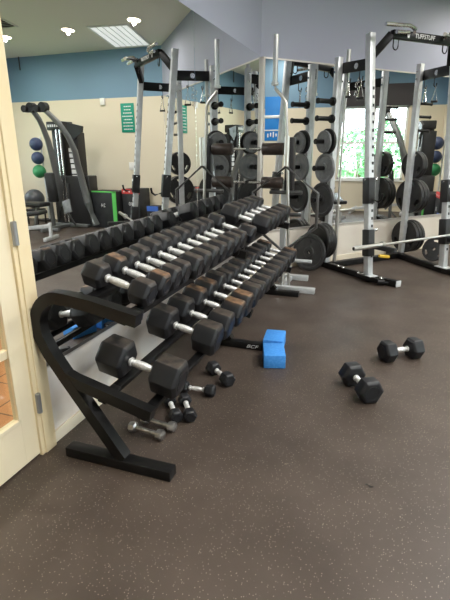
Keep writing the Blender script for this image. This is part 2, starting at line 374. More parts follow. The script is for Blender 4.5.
# ------------------------------------------------------------------ outside
b = NB(); bx(b, XR+.2, 40, -15, 40, -.3, -.2); o = struct('ground_outside', b, 'lawn')
def tree(x, y, h, r, label):
    t = thing('tree', label, 'tree', (x, y, -.2), 0, 'trees outside the window')
    b = NB(); tube(b, [(0, 0, 0), (.05, .03, h*.3), (0, 0, h*.6)], [.14, .1, .05], 10); obj('trunk', b, 'bark', t)
    b = NB(); rnd = random.Random(int(x*100+y))
    for k in range(700):
        a = rnd.uniform(0, 2*PI); u = rnd.uniform(-1, 1); q = rnd.uniform(.55, 1)**.5; s = math.sqrt(1-u*u)
        c = Vector((r*q*s*math.cos(a), r*q*s*math.sin(a), h*.6+r*1.1*q*u)); z = rnd.uniform(.07, .15)
        e1 = Vector((rnd.uniform(-1, 1), rnd.uniform(-1, 1), rnd.uniform(-1, 1))).normalized(); e2 = e1.orthogonal().normalized()
        vs = [b.verts.new(c+e1*z), b.verts.new(c+e2*z*.6), b.verts.new(c-e1*z), b.verts.new(c-e2*z*.6)]; b.faces.new(vs)
    obj('foliage', b, 'leaf', t, False, False)
tree(11.0, 7.9, 2.4, 1.1, 'round leafy green tree nearest outside the window')
tree(15.5, 10.4, 3.0, 1.5, 'leafy green tree further off behind the nearest one outside the window')
tree(10.6, 10.4, 2.2, 1.0, 'low leafy green tree at the right edge of the window view')
tree(14.5, 7.0, 2.3, 1.2, 'low leafy green tree at the left edge of the window view')

# ------------------------------------------------------------------ ceiling fittings
def can(x, y, label):
    t = thing('ceiling_lamp', label, 'ceiling lamp', (x, y, CZ(y)), 0, 'recessed ceiling lamps', (TILT, 0, 0))
    b = NB(); lathe(b, [(0, .125), (.006, .125), (.008, .112), (.001, .105)], (0, 0, 0), (0, 0, -1), 28, False); obj('trim_ring', b, 'white_plastic', t)
    b = NB(); lathe(b, [(0.0, .106), (.004, .095), (.007, .04)], (0, 0, 0), (0, 0, -1), 24); obj('bulb', b, 'lamp_glow', t)
    l = bpy.data.lights.new('lamp_light', 'SPOT'); l.energy = LAMP_W*6; l.spot_size = math.radians(172); l.spot_blend = 1; l.shadow_soft_size = .03; l.color = (1, .93, .82)
    o = bpy.data.objects.new('lamp_light', l); C.objects.link(o); o.location = (x, y, CZ(y)-.045)
can(1.137, 7.454, 'round recessed ceiling lamp beside the ceiling light panel, near the power rack')
can(2.493, 7.569, 'round recessed ceiling lamp midway above the cable machine, left of the light panel')
can(3.881, 7.587, 'round recessed ceiling lamp beside the air vent near the door edge of the mirror')
can(4.75, 4.9, 'round recessed ceiling lamp near the blue poster board')
can(2.1, 3.6, 'round recessed ceiling lamp in the middle of the room'); can(.6, 1.2, 'round recessed ceiling lamp over the open floor')
can(3.4, .9, 'round recessed ceiling lamp by the windows')
def troffer(x, y, rz, label, power, sx=.62, sy=1.3):
    t = thing('ceiling_light_panel', label, 'ceiling light', (x, y, CZ(y)), 0, 'fluorescent ceiling panels', (TILT, 0, rz))
    b = NB(); a, c = sx/2, sy/2
    bx(b, -a-.03, a+.03, -c-.03, -c, -.02, 0); bx(b, -a-.03, a+.03, c, c+.03, -.02, 0); bx(b, -a-.03, -a, -c, c, -.02, 0); bx(b, a, a+.03, -c, c, -.02, 0)
    obj('frame', b, 'white_plastic', t)
    b = NB(); bx(b, -a, a, -c, c, -.008, -.001); obj('diffuser', b, 'troffer_glow', t)
    b = NB()
    for k in range(1, 6): q = -a+sx*k/6; bx(b, q-.006, q+.006, -c, c, -.016, -.008)
    obj('louver', b, 'white_plastic', t)
    if power: area('added_panel_light', (x, y, CZ(y)-.06), (TILT, 0, rz), sx, sy, power, (1, .975, .95))
troffer(1.74, 8.03, math.radians(-6), 'ribbed fluorescent ceiling panel seen at the top of the mirror near the lamp', 0, .68, .96)
troffer(1.9, 4.6, 0, 'added unseen fluorescent ceiling panel over the middle of the room', TROFFER_W*1.6)  # this panel and the next two are added out of view as light sources
troffer(1.6, 1.6, 0, 'added unseen fluorescent ceiling panel over the open floor near the door', TROFFER_W*1.6)
troffer(3.6, -.8, 0, 'added unseen fluorescent ceiling panel at the back of the room by the windows', TROFFER_W)
t = thing('air_vent', 'square ceiling air vent at the left edge of the mirror', 'air vent', (3.45, 7.0, CZ(7.0)), rot=(TILT, 0, 0))
b = NB(); bx(b, -.2, .2, -.2, .2, -.004, 0); obj('recess', b, 'vent_dark', t)
b = NB()
for k in range(7): q = -.18+.06*k; box(b, (0, q, -.012), (.38, .03, .004), Matrix.Rotation(.5, 3, 'X'))
bx(b, -.22, .22, -.22, -.19, -.016, 0); bx(b, -.22, .22, .19, .22, -.016, 0); bx(b, -.22, -.19, -.2, .2, -.016, 0); bx(b, .19, .22, -.2, .2, -.016, 0)
obj('louver', b, 'vent', t)
b = NB(); cyl(b, (4.52, YF-.03, 3.33), (4.52, YF-.03, 3.06), .012, 8); tag(obj('ceiling_pipe', b, 'vent_dark'), 'short dark pipe stub dropping from the ceiling at the blue far wall', 'pipe')

# ------------------------------------------------------------------ mirrors
SEAM = 3.609
for (a, c, lab) in ((1.662, SEAM-.001, 'large frameless wall mirror panel above the dumbbell rack, nearest the door'), (SEAM+.001, 5.508, 'large frameless wall mirror panel above the dumbbell rack, next to the corner')):
    b = NB(); bx(b, XM-.008, XM, a, c, .458, 2.436, .0015); tag(obj('wall_mirror', b, 'mirror', None, False), lab, 'mirror', 'mirror panels on the left wall')
b = NB(); box(b, W(2.06, -.004, 1.472), (.008, 4.08, 1.912), R, .0015)
tag(obj('wall_mirror', b, 'mirror', None, False), 'large wall mirror on the diagonal wall behind the power rack', 'mirror')

# ------------------------------------------------------------------ dumbbell rack
TH = math.radians(15)
rack = thing('dumbbell_rack', 'long black two-tier dumbbell rack with curved end frames along the mirror wall', 'dumbbell rack', (-1.15, 1.62, 0), 0)
RX, RY = -1.15, 1.62
def lx(pts): return [(p[0]-RX, p[1]) for p in pts]
arc = []
cx_, cz_, rr = -1.372, .682, .132
for k in range(13):
    a = math.radians(80+k*(205-80)/12); arc.append((cx_+rr*math.cos(a)*1.0, cz_+rr*math.sin(a)*1.12))
path = [(-.972, .768)] + [(-1.20, .812)] + [(arc[0][0]+.02, arc[0][1]+.0)] + arc[1:] + [(-1.455, .545), (-1.375, .43), (-1.10, .05)]
for yy in (0, 1.56, 3.0):
    dz_ = 0 if yy == 0 else -.04
    b = NB(); ribbon(b, [(x, z+dz_*min(1, max(0, (z-.1)*4))) for x, z in lx(path)], .056, yy-.028, yy+.028); obj('side_frame', b, 'black_steel', rack)
    b = NB(); ribbon(b, [(x, z+dz_) for x, z in lx([(-1.40, .448), (-1.33, .420), (-.930, .318)])], .054, yy-.026, yy+.026); obj('shelf_arm', b, 'black_steel', rack)
    b = NB(); bx(b, -1.415-RX, -.84-RX, yy-.034, yy+.034, .001, .052, .004); ft = obj('foot', b, 'black_steel', rack)
    if yy == 1.56:
        t = text_bm('BCF', .038, shear=.4)
        for v in t.verts: x, yv, z = v.co; v.co = Vector((-.915-RX+x*1.35, yy-.0345-z, .027+yv))
        obj('foot_marking', t, 'white_paint', ft)
def zt(x, y=1.9): return .797+.010*(y-1.9)-math.tan(TH)*(x+1.2)      # top tier surface
def zl(x, y=1.9): return .326+.019*(y-1.9)-math.tan(math.radians(13))*(x+1.12)
def rail(x, zf, w_):
    b = NB(); ya, yb = 1.645, 4.86
    k = (zf(x, yb)-zf(x, ya))/(yb-ya)
    Rr = Matrix.Rotation(math.atan(k), 3, 'X') @ Matrix.Rotation(TH, 3, 'Y')
    box(b, (x-RX, (ya+yb)/2-RY, zf(x, (ya+yb)/2)-.020), (w_, yb-ya, .034), Rr, .004)
    return b
for x in (-1.285, -1.075): obj('top_rail', rail(x, zt, .045), 'black_steel', rack)
for x in (-1.215, -1.005): obj('bottom_rail', rail(x, zl, .045), 'black_steel', rack)
for yy in (.07, 1.5, 1.62, 2.94):
    for (x, zf) in ((-1.02, zt), (-1.17, zl)):
        b = NB(); box(b, (x-RX-.02, yy+.02, zf(x, yy+RY)+.004), (.05, .06, .05), Matrix.Rotation(TH, 3, 'Y'), .004); obj('rail_stop', b, 'black_steel', rack)

# ------------------------------------------------------------------ dumbbells
def head_bm(x0, x1, r, seg=6):
    b = NB(); s = 1 if x1 > x0 else -1; L = abs(x1-x0); c = min(.016, L*.16); rings = []
    for t, q in ((0, r*.80), (c, r), (L-c, r), (L, r*.80)):
        rings.append([b.verts.new((x0+s*t, q*math.cos(2*PI*k/seg), r*math.cos(PI/6)+q*math.sin(2*PI*k/seg))) for k in range(seg)])
    for a, c_ in zip(rings, rings[1:]):
        for k in range(seg): b.faces.new((a[k], a[(k+1) % seg], c_[(k+1) % seg], c_[k]))
    b.faces.new(rings[0][::-1]); b.faces.new(rings[-1])
    bmesh.ops.recalc_face_normals(b, faces=b.faces)
    bmesh.ops.bevel(b, geom=b.edges[:], offset=r*.05, segments=2, affect='EDGES', profile=.5)
    zc = r*math.cos(PI/6)
    lathe(b, [(0, r*.55), (.002, r*.55), (.002, r*.48), (.0005, r*.47), (.0005, .001)], (x1, 0, zc), (s, 0, 0), 18)
    return b
def handle_bm(g, r, zc, hr):
    b = NB(); h = g/2
    prof = [(-h-.01, hr*.85), (-h+.006, hr*.85), (-h+.008, hr*1.35), (-h+.016, hr*1.35), (-h+.018, hr*.85)]
    n = 9; s = h-.024
    for k in range(n+1):
        t = -s+2*s*k/n; q = hr*(1.02+.22*math.cos(t/s*PI/2)); prof += [(t-.0022, q), (t, q*.94), (t+.0022, q)] if 0 < k < n else [(t, q*.85)]
    prof += [(h-.018, hr*.85), (h-.016, hr*1.35), (h-.008, hr*1.35), (h-.006, hr*.85), (h+.01, hr*.85)]
    prof = sorted(prof, key=lambda p: p[0])
    lathe(b, prof, (0, 0, zc), (1, 0, 0), 16); return b
PROTO = {}
def dumbbell(kind, label, loc, rot, group):
    r, L, g, hr, m = KINDS[kind]
    if kind in PROTO: return copy_tree(PROTO[kind], label, loc, rot, group)
    t = thing('dumbbell', label, 'dumbbell', loc, 0, group, rot)
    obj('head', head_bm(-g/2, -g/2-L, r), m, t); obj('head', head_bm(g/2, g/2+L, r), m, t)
    obj('handle', handle_bm(g, r, r*math.cos(PI/6), hr), 'handle_chrome', t)
    PROTO[kind] = t; return t
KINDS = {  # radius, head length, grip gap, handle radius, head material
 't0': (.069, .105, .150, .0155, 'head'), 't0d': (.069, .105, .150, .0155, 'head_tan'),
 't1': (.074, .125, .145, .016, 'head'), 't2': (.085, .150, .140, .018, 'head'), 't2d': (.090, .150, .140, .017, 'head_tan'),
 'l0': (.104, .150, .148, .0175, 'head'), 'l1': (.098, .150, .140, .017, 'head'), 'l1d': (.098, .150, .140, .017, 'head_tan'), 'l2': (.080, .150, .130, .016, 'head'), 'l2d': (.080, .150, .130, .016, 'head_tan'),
 'f0': (.083, .095, .125, .0155, 'head_clean'), 'f1': (.040, .062, .112, .012, 'head_clean'), 'f2': (.050, .075, .11, .013, 'head_clean'),
}
ORD = ['first', 'second', 'third', 'fourth', 'fifth', 'sixth', 'seventh', 'eighth', 'ninth', 'tenth', 'eleventh', 'twelfth']
top_y = [1.83, 1.985, 2.11, 2.233, 2.365, 2.495, 2.63, 2.775, 2.925, 3.07, 3.21, 3.455]
for i, y in enumerate(top_y):
    k = 't0' if i < 4 else 't1'
    if i == 1: k = 't0d'
    lab = ('black hex dumbbell with chrome handle nearest the door on the upper tier' if i == 0 else
           'black hex dumbbell standing alone at the gap on the upper tier' if i == 11 else
           '%s hex dumbbell from the door end on the upper tier' % ORD[i])
    dumbbell(k, lab, (-1.205, y, zt(-1.205, y)+.002), (0, TH, random.uniform(-.02, .02)), 'dumbbells on the upper tier')
top2 = [3.87, 4.05, 4.24, 4.43, 4.62]
for i, y in enumerate(top2):
    lab = ['first', 'second', 'third', 'fourth', 'last'][i]+' larger hex dumbbell past the gap on the upper tier, towards the corner'
    dumbbell('t2', lab, (-1.212, y, zt(-1.212, y)+.002), (0, TH, random.uniform(-.02, .02)), 'dumbbells on the upper tier')
low_y = [1.865, 2.385, 2.625, 2.86, 3.055, 3.26, 3.455, 3.625, 3.80, 3.965, 4.14, 4.32, 4.505, 4.695]
for i, y in enumerate(low_y):
    k = 'l0' if i < 2 else ('l1' if i < 6 else 'l2')
    if i in (3, 4): k = 'l1d'
    if i in (13,): k = 'l2d'
    if i == 0: lab = 'big black hex dumbbell set apart at the door end of the lower tier'
    elif i == 13: lab = 'black hex dumbbell at the corner end of the lower tier, brown on top'
    elif i <= 6: lab = '%s hex dumbbell from the door in the lower tier\'s packed row' % ORD[i-1]
    else: lab = '%s hex dumbbell of the lower tier, counted back from its corner end' % ORD[13-i]
    dumbbell(k, lab, (-1.134, y, zl(-1.134, y)+.003), (0, math.radians(13), random.uniform(-.02, .02)), 'dumbbells on the lower tier')
# on the open floor
def floor_pair(kind, px, label, ang, group): dumbbell(kind, label, (px[0], px[1], 0.001), (0, 0, ang), group)
floor_pair('f0', (-.088, 2.745), 'black hex dumbbell lying slantwise on the open floor, nearer the camera', math.radians(-58), 'dumbbells on the open floor')
floor_pair('f0', (.153, 3.355), 'black hex dumbbell lying crosswise on the open floor, nearer the power rack', math.radians(35), 'dumbbells on the open floor')
G = 'small dumbbells under the rack'
floor_pair('f1', (-1.09, 2.13), 'small black hex dumbbell under the rack end, left one of the touching pair', math.radians(-52), G)
floor_pair('f1', (-1.012, 2.165), 'small black hex dumbbell under the rack end, right one of the touching pair', math.radians(-56), G)
floor_pair('f1', (-1.045, 2.385), 'small black hex dumbbell lying crosswise under the rack, chrome handle to the left', math.radians(3), G)
floor_pair('f2', (-.975, 2.615), 'small black hex dumbbell under the rack, farthest of the small ones from the door', math.radians(-40), G)
# two chrome dumbbells
def chrome_db(loc, rz, label):
    t = thing('chrome_dumbbell', label, 'dumbbell', loc, rz, 'small chrome dumbbells')
    b = NB(); cyl(b, (-.075, 0, .026), (.075, 0, .026), .0135, 16); obj('handle', b, 'grip_chrome', t)
    for s in (-1, 1):
        b = NB(); lathe(b, [(0, .018), (.007, .029), (.03, .031), (.042, .026), (.046, .017)], (s*.064, 0, .0265), (s, 0, 0), 8); obj('head', b, 'grip_chrome', t)
M['grip_chrome'] = mat('worn_chrome', (.55, .54, .53), .3, .95, noise=(30, (.3, .29, .28), .4, .7))
chrome_db((-1.125, 1.885, 0), math.radians(-6), 'small worn chrome dumbbell on the floor by the rack foot, nearer the camera')
chrome_db((-1.10, 1.975, 0), math.radians(-7), 'small worn chrome dumbbell on the floor, behind the other chrome one')
b = NB()
for a_, c_ in (((.005, 0), (.022, .006)), ((.0, .012), (.012, .004)), ((-.014, .01), (-.004, .014))): tube(b, [(a_[0], a_[1], .0025), (c_[0], c_[1], .003)], .0022, 6)
o = obj('floor_crumbs', b, 'vinyl'); o.location = (.018, 1.86, 0); tag(o, 'few tiny dark crumbs on the bare floor nearest the camera', 'debris')
# yoga blocks
def yoga(loc, rz, label):
    b = NB(); box(b, (0, 0, .05), (.152, .228, .1), None, .007); o = obj('yoga_block', b, 'blue_foam'); o.location = loc; o.rotation_euler = (0, 0, rz); tag(o, label, 'yoga block', 'blue foam blocks')
yoga((-.705, 3.0, 0), math.radians(17), 'blue foam yoga block on the floor, front one closer to the camera')
yoga((-.765, 3.262, 0), math.radians(7), 'blue foam yoga block on the floor, rear one touching the rack foot')

# ------------------------------------------------------------------ plates
def plate_bm(R_, th, style='plain'):
    b = NB()
    if style == 'grip':
        cu = bpy.data.curves.new('plate', 'CURVE'); cu.dimensions = '2D'; cu.fill_mode = 'BOTH'; cu.extrude = th*.32; cu.bevel_depth = .003; cu.resolution_u = 2
        def loop(pts):
            s = cu.splines.new('POLY'); s.points.add(len(pts)-1)
            for i, p in enumerate(pts): s.points[i].co = (p[0], p[1], 0, 1)
            s.use_cyclic_u = True
        loop([(R_*.95*math.cos(a*PI/24), R_*.95*math.sin(a*PI/24)) for a in range(48)])
        loop([(.026*math.cos(-a*PI/10), .026*math.sin(-a*PI/10)) for a in range(20)])
        for k in range(3):
            a0 = k*2*PI/3+PI/2; pts = []
            for j in range(9): a = a0-.38+.76*j/8; pts.append((R_*.82*math.cos(a), R_*.82*math.sin(a)))
            for j in range(9): a = a0+.30-.60*j/8; pts.append((R_*.58*math.cos(a), R_*.58*math.sin(a)))
            loop(pts[::-1])
        to = bpy.data.objects.new('plate', cu); C.objects.link(to)
        me = bpy.data.meshes.new_from_object(to.evaluated_get(bpy.context.evaluated_depsgraph_get()))
        b.from_mesh(me); bpy.data.objects.remove(to); bpy.data.curves.remove(cu); bpy.data.meshes.remove(me)
        lathe(b, [(-th/2, R_*.9), (-th/2, R_*.98), (-th*.3, R_), (th*.3, R_), (th/2, R_*.98), (th/2, R_*.9), (th*.2, R_*.88), (-th*.2, R_*.88), (-th/2, R_*.9)], (0, 0, 0), (0, 0, 1), 48, False)
        lathe(b, [(-th/2, .026), (-th/2, R_*.26), (th/2, R_*.26), (th/2, .026), (-th/2, .026)], (0, 0, 0), (0, 0, 1), 32, False)
    else:
        lathe(b, [(-th/2, .026), (-th/2, R_*.28), (-th*.25, R_*.32), (-th*.22, R_*.78), (-th/2, R_*.84), (-th/2, R_*.97), (-th*.3, R_), (th*.3, R_), (th/2, R_*.97),
                  (th/2, R_*.84), (th*.22, R_*.78), (th*.25, R_*.32), (th/2, R_*.28), (th/2, .026), (-th/2, .026)], (0, 0, 0), (0, 0, 1), 48, False)
    bmesh.ops.rotate(b, verts=b.verts, cent=(0, 0, 0), matrix=Matrix.Rotation(PI/2, 3, 'X'))   # axis along local y
    return b
PM = {}
def plate(loc, rot, R_, th, m, style, label, group):
    key = (round(R_, 3), round(th, 3), m, style)
    if key in PM: o = PM[key].copy(); C.objects.link(o)
    else: o = obj('weight_plate', plate_bm(R_, th, style), m); PM[key] = o
    o.location = loc; o.rotation_euler = rot; return tag(o, label, 'weight plate', group)

# ------------------------------------------------------------------ power rack (local x = away from the wall, local y = along it)
pr_ = thing('power_rack', 'silver and black half power rack with pull-up bar facing away from the diagonal mirror', 'power rack', P0, RW)
def fx(z, s=.87): return 1.02-.11*z+(.15 if s > 1.5 else 0)          # the front posts lean back
FS = (.87, 1.97); RS = ((.885, .885, .245, 2.47), (2.21, 2.175, .29, 2.49))
for s in FS:
    b = NB(); st_ = s+(.05 if s > 1.5 else 0); beam(b, (fx(.075, s), s, .075), (fx(2.62, s), st_, 2.62), .075, .075, .005); up_ = obj('front_upright', b, 'silver_steel', pr_)
    b = NB()
    for k in range(22):
        z = .30+k*.085; x = fx(z, s)
        box(b, (x+.0385, s+.014, z), (.003, .026, .030), Matrix.Rotation(math.atan(-.11), 3, 'Y'))
    o = obj('adjustment_holes', b, 'vinyl', up_); o['kind'] = 'stuff'
    b = NB(); bx(b, fx(0, s)-.09, fx(0, s)+.09, s-.06, s+.06, .07, .082, .002); obj('base_plate', b, 'silver_steel', pr_)
for (sb, stp, n_, zt_) in RS:
    b = NB(); beam(b, (n_, sb, .075), (n_, stp, zt_), .07, .07, .005); obj('rear_upright', b, 'silver_steel', pr_)
# base beams and front feet
for s, sr, s_end, ne in ((.90, .885, .98, 1.36), (1.97, 2.20, 1.93, 1.55)):
    b = NB(); beam(b, (.06, sr+.0, .04), (fx(0, s), s, .04), .07, .07); beam(b, (fx(0, s), s, .04), (ne, s_end, .04), .07, .07)
    o = obj('base_beam', b, 'black_steel', pr_)
    b = NB(); beam(b, (ne, s_end, .04), (ne+.012, s_end, .04), .072, .072); obj('end_cap', b, 'silver_steel', pr_)
b = NB(); beam(b, (.29, .85, .04), (.29, 2.24, .04), .07, .07); obj('rear_cross_beam', b, 'black_steel', pr_)
b = NB(); beam(b, (.93, .80, .06), (1.22, .86, .05), .05, .05); cyl(b, (1.22, .86, .04), (1.30, .98, .03), .014, 10); cyl(b, (1.20, .83, .045), (1.24, .89, .045), .034, 14); obj('band_peg_arm', b, 'black_steel', pr_)
for p in ((.93, .80, .09), (.62, .845, .08), (.52, .85, .08), (1.22, .86, .085)):
    b = NB(); sphere(b, p, .018, 12, 8); obj('bolt', b, 'chrome', pr_)
# side arms at the top, each with badge, hooks
for s0, s1, n0 in ((.87, .885, .245), (1.97, 2.175, .29)):
    xe = fx(2.33, s0)
    def ya_(x): return s1+.043+(s0-s1)*(x-n0)/(xe-n0)
    b = NB(); beam(b, (n0-.03, ya_(n0-.03), 2.355), (xe+.02, ya_(xe+.02), 2.335), .012, .115, .002); arm = obj('side_plate', b, 'black_steel', pr_)
    for sg in (-1, 1):
        b = NB(); xm = (n0+xe)/2; cyl(b, (xm, ya_(xm)+sg*.004, 2.345), (xm, ya_(xm)+sg*.010, 2.345), .032, 20); obj('badge', b, 'chrome', arm)
    for xx in (.36, .56):
        b = NB(); ym = ya_(xx)+.004; pts = [(xx, ym, 2.30), (xx, ym, 2.22)]+[(xx, ym+.025-.025*math.cos(a), 2.22-.025*math.sin(a)) for a in [PI*k/6 for k in range(1, 7)]]+[(xx, ym+.05, 2.24)]
        tube(b, pts, .006, 8); obj('hook', b, 'black_steel', arm)
    for (xx, zz) in ((n0, 2.40), (n0, 2.31), (xe, 2.38), (xe, 2.29)):
        for sg in (-1, 1):
            if sg == -1 and xx == xe: continue
            b = NB(); y_ = ya_(xx)+(0.004 if sg > 0 else -.086); cyl(b, (xx, y_, zz), (xx, y_+sg*.012, zz), .014, 8); obj('bolt', b, 'chrome', arm)
# pull-up bar: bent black beam
pts = [(fx(2.42)-.01, .905, 2.40), (.87, 1.03, 2.60), (1.0, 1.80, 2.575), (fx(2.40, 1.97), 1.935, 2.38)]
b = NB()
for p, q in zip(pts, pts[1:]): beam(b, p, q, .06, .08, .005)
pb = obj('pull_up_beam', b, 'black_steel', pr_)
t = text_bm('TUFFSTUFF', .068, shear=.1)
for v in t.verts: x, yv, z = v.co; v.co = Vector((.973+z+.169*.75*x, 1.41+x*.75, 2.588-.0325*.75*x+yv*.9))
obj('beam_lettering', t, 'white_paint', pb)
b = NB(); lathe(b, [(0, .024), (.003, .024)], (.930, 1.215, 2.592), (1, 0, 0), 6); obj('badge', b, 'white_paint', pb)
def bn(q): return .87+.13*(q-1.03)/.77
for q in (1.09, 1.72):
    x = bn(q); b = NB(); pts = [(x, q+.036, 2.56)]+[(x, q+.036*math.cos(a), 2.495-.038*math.sin(a)) for a in [PI*k/8 for k in range(0, 9)]]+[(x, q-.036, 2.56)]
    tube(b, pts, .0065, 8); obj('strap_loop', b, 'black_steel', pb)
for hp in ([(.93, 1.28, 2.62), (.97, 1.26, 2.65), (.98, 1.17, 2.668), (.965, .84, 2.655)], [(.93, 1.22, 2.61), (.96, 1.18, 2.612), (.955, 1.01, 2.605)],
           [(.98, 1.66, 2.60), (1.08, 1.62, 2.605), (1.24, 1.38, 2.565)],
           [(1.02, 1.66, 2.615), (1.06, 1.69, 2.64), (1.09, 1.78, 2.65), (1.14, 2.05, 2.655)], [(1.02, 1.64, 2.59), (1.07, 1.67, 2.595), (1.10, 1.88, 2.59)]):
    b = NB(); tube(b, hp, .019, 12); obj('pull_up_handle', b, 'chrome', pr_)
# J cups and safety arms
for k, s in enumerate(FS):
    z0, z1 = (.885, 1.165) if k == 0 else (.86, 1.12)
    b = NB(); beam(b, (fx(z0, s)+.01, s-.014, z0), (fx(z1, s)+.01, s-.014, z1), .088, .105, .006); jc = obj('j_cup', b, 'vinyl', pr_)
    xx = fx(z0, s)+.05
    b = NB(); tube(b, [(xx, s, z0+.05), (xx+.09, s, z0+.03), (xx+.13, s, z0+.06), (xx+.14, s, z0+.12)], .014, 10); obj('hook', b, 'black_steel', jc)
    b = NB(); cyl(b, (fx(z1, s)+.02, s-.08, z1-.02), (fx(z1, s)+.02, s+.08, z1-.02), .009, 10); sphere(b, (fx(z1, s)+.02, s+.085, z1-.02), .02, 12, 8); obj('pull_pin', b, 'chrome', jc)
    z0, z1 = (.30, .60) if k == 0 else (.36, .66)
    b = NB(); beam(b, (fx(z0, s)+.01, s-.01, z0), (fx(z1, s)+.01, s-.01, z1), .092, .105, .006); beam(b, (fx(.42, s)+.03, s, .42), (fx(.42, s)+.40, s, .425), .05, .05, .004)
    sa = obj('safety_arm', b, 'vinyl', pr_)
    b = NB(); cyl(b, (fx(.6, s)+.02, s-.0, .59), (fx(.6, s)+.02, s+.1, .59), .009, 10); sphere(b, (fx(.6, s)+.02, s+.1, .59), .018, 12, 8); obj('pull_pin', b, 'chrome', sa)
    if k == 1:
        for zz in (.43, .52, .61):
            b = NB(); box(b, (fx(zz, s)+.057, s, zz), (.003, .06, .045)); obj('label_plate', b, 'white_paint', sa)
        b = NB(); box(b, (fx(1.02, s)+.06, s, 1.04), (.003, .07, .05)); obj('label_plate', b, 'white_paint', jc)
b = NB(); beam(b, (1.05, .97, .30), (1.07, 1.12, .275), .035, .035, .012); obj('yellow_grip', b, 'yellow', pr_)
# storage pegs
PZ = (2.0, 1.81, 1.555, 1.25, .875, .36)
for z in PZ:
    b = NB(); lathe(b, [(0, .045), (.02, .05), (.035, .046), (.036, .027), (.22, .027), (.235, .034), (.245, .032)], (.245, .85, z), (0, -1, 0), 18); obj('storage_peg', b, 'black_steel', pr_)
PZ2 = (2.03, 1.87, 1.70, 1.264, .85, .30)
for z in PZ2:
    ys = 2.165; b = NB(); lathe(b, [(0, .035), (.012, .035), (.013, .018), (.26, .018), (.265, .022), (.275, .02)], (.29, ys+.03, z), (0, 1, 0), 16); obj('storage_peg', b, 'black_steel', pr_)
def pp(n, s, z): return W(s, n, z)
PR = (0, 0, RW)
plate(pp(.245, .79, 1.555), PR, .148, .035, 'rubber_plate', 'plain', 'small dark plate on the left rack post, behind the small grey one', 'plates stored on the power rack')
plate(pp(.245, .735, 1.552), PR, .128, .030, 'grey_iron', 'plain', 'small grey plate on the left rack post, in front of the small dark one', 'plates stored on the power rack')
plate(pp(.245, .77, 1.25), PR, .172, .035, 'grey_iron', 'plain', 'medium grey weight plate on the middle peg of the left rack post', 'plates stored on the power rack')
plate(pp(.245, .755, .875), PR, .205, .04, 'iron', 'plain', 'large dark plain weight plate on the lowest peg of the left rack post', 'plates stored on the power rack')
for j, (z, r, ss) in enumerate(((1.264, .18, (2.25, 2.30)), (.85, .225, (2.25, 2.31, 2.36)))):
    for q, s in enumerate(ss):
        lab = ('smaller black grip plate high on the right rack post, %s' % ('nearest the post', 'outer one')[q]) if j == 0 else ('bigger black grip plate mid-height on the right rack post, %s' % ('nearest the post', 'middle one', 'outermost')[q])
        plate(pp(.29, s, z), PR, r, .045 if q else .05, 'rubber_plate', 'grip', lab, 'plates stored on the power rack')
for q, s in enumerate((2.25, 2.31, 2.37)):
    plate(W(s, .29, .30), PR, .225, .05, 'rubber_plate', 'grip', 'big grip plate on the right rack post\'s lowest peg, %s' % ('nearest the post', 'middle of three', 'outermost')[q], 'plates stored on the power rack')
o = plate(W(2.42, .66, .165), (0, 0, 0),   .165, .035, 'iron', 'grip', 'small grey plate leaning beside the big black ones on the floor', 'plates standing on the floor')
o.rotation_euler = (Matrix.Rotation(RW+math.radians(10), 3, 'Z') @ Matrix.Rotation(math.radians(-20), 3, 'X')).to_euler()
# standing plates left of the rack
for q, s in enumerate((.83, .783, .737)):
    plate(W(s, .245, .36), PR, .225, .045, 'rubber_plate', 'grip' if q < 2 else 'plain', 'big black plate, left rack post\'s lowest peg, %s' % ('nearest the post', 'middle of three', 'outermost')[q], 'plates stored on the power rack')
o = plate(W(.60, .25, .231), (0, 0, 0), .232, .04, 'iron', 'plain', 'large dark plain disc standing on the floor in front of the left rack post', 'plates standing on the floor')
o.rotation_euler = (Matrix.Rotation(RW+math.radians(21), 3, 'Z') @ Matrix.Rotation(math.radians(-6), 3, 'X')).to_euler()

# barbell on the safety arms
bar = thing('barbell', 'long steel barbell lying across the low safety arms of the power rack', 'barbell', W(.46, 1.17, .452), RW)
b = NB(); d = Vector((.022, 1, .018)).normalized(); p0 = Vector((0, 0, 0))
lathe(b, [(0, .021), (.003, .0245), (.395, .0245), (.4, .024)], p0, d, 20); s1_ = obj('sleeve', b, 'bar_steel', bar)
b = NB(); lathe(b, [(.4, .034), (.402, .037), (.43, .037), (.432, .034)], p0, d, 20); obj('collar', b, 'bar_steel', bar)
b = NB(); cyl(b, p0+d*.43, p0+d*1.77, .0145); obj('shaft', b, 'bar_steel', bar)
b = NB(); lathe(b, [(1.77, .034), (1.772, .037), (1.80, .037), (1.802, .034)], p0, d, 20); obj('collar', b, 'bar_steel', bar)
b = NB(); cyl(b, p0+d*1.8, p0+d*2.2, .0245); obj('sleeve', b, 'bar_steel', bar)
b = NB(); lathe(b, [(-.001, .017), (.002, .017)], p0, d, 16); obj('end_cap', b, 'vinyl', bar)

# vertical barbell stored at the left rear post
t = thing('barbell', 'straight steel barbell standing upright behind the left rear post of the power rack', 'barbell', W(.985, .29, 0))
b = NB(); cyl(b, (0, 0, 2.15), (0, 0, 2.55), .025, 18); obj('sleeve', b, 'bar_steel', t)
b = NB(); cyl(b, (0, 0, 2.12), (0, 0, 2.15), .036, 18); obj('collar', b, 'bar_steel', t)
b = NB(); cyl(b, (0, 0, .80), (0, 0, 2.12), .0145, 14); obj('shaft', b, 'bar_steel', t)
b = NB(); cyl(b, (0, 0, .77), (0, 0, .80), .036, 18); obj('collar', b, 'bar_steel', t)
b = NB(); cyl(b, (0, 0, .08), (0, 0, .77), .025, 18); obj('sleeve', b, 'bar_steel', t)
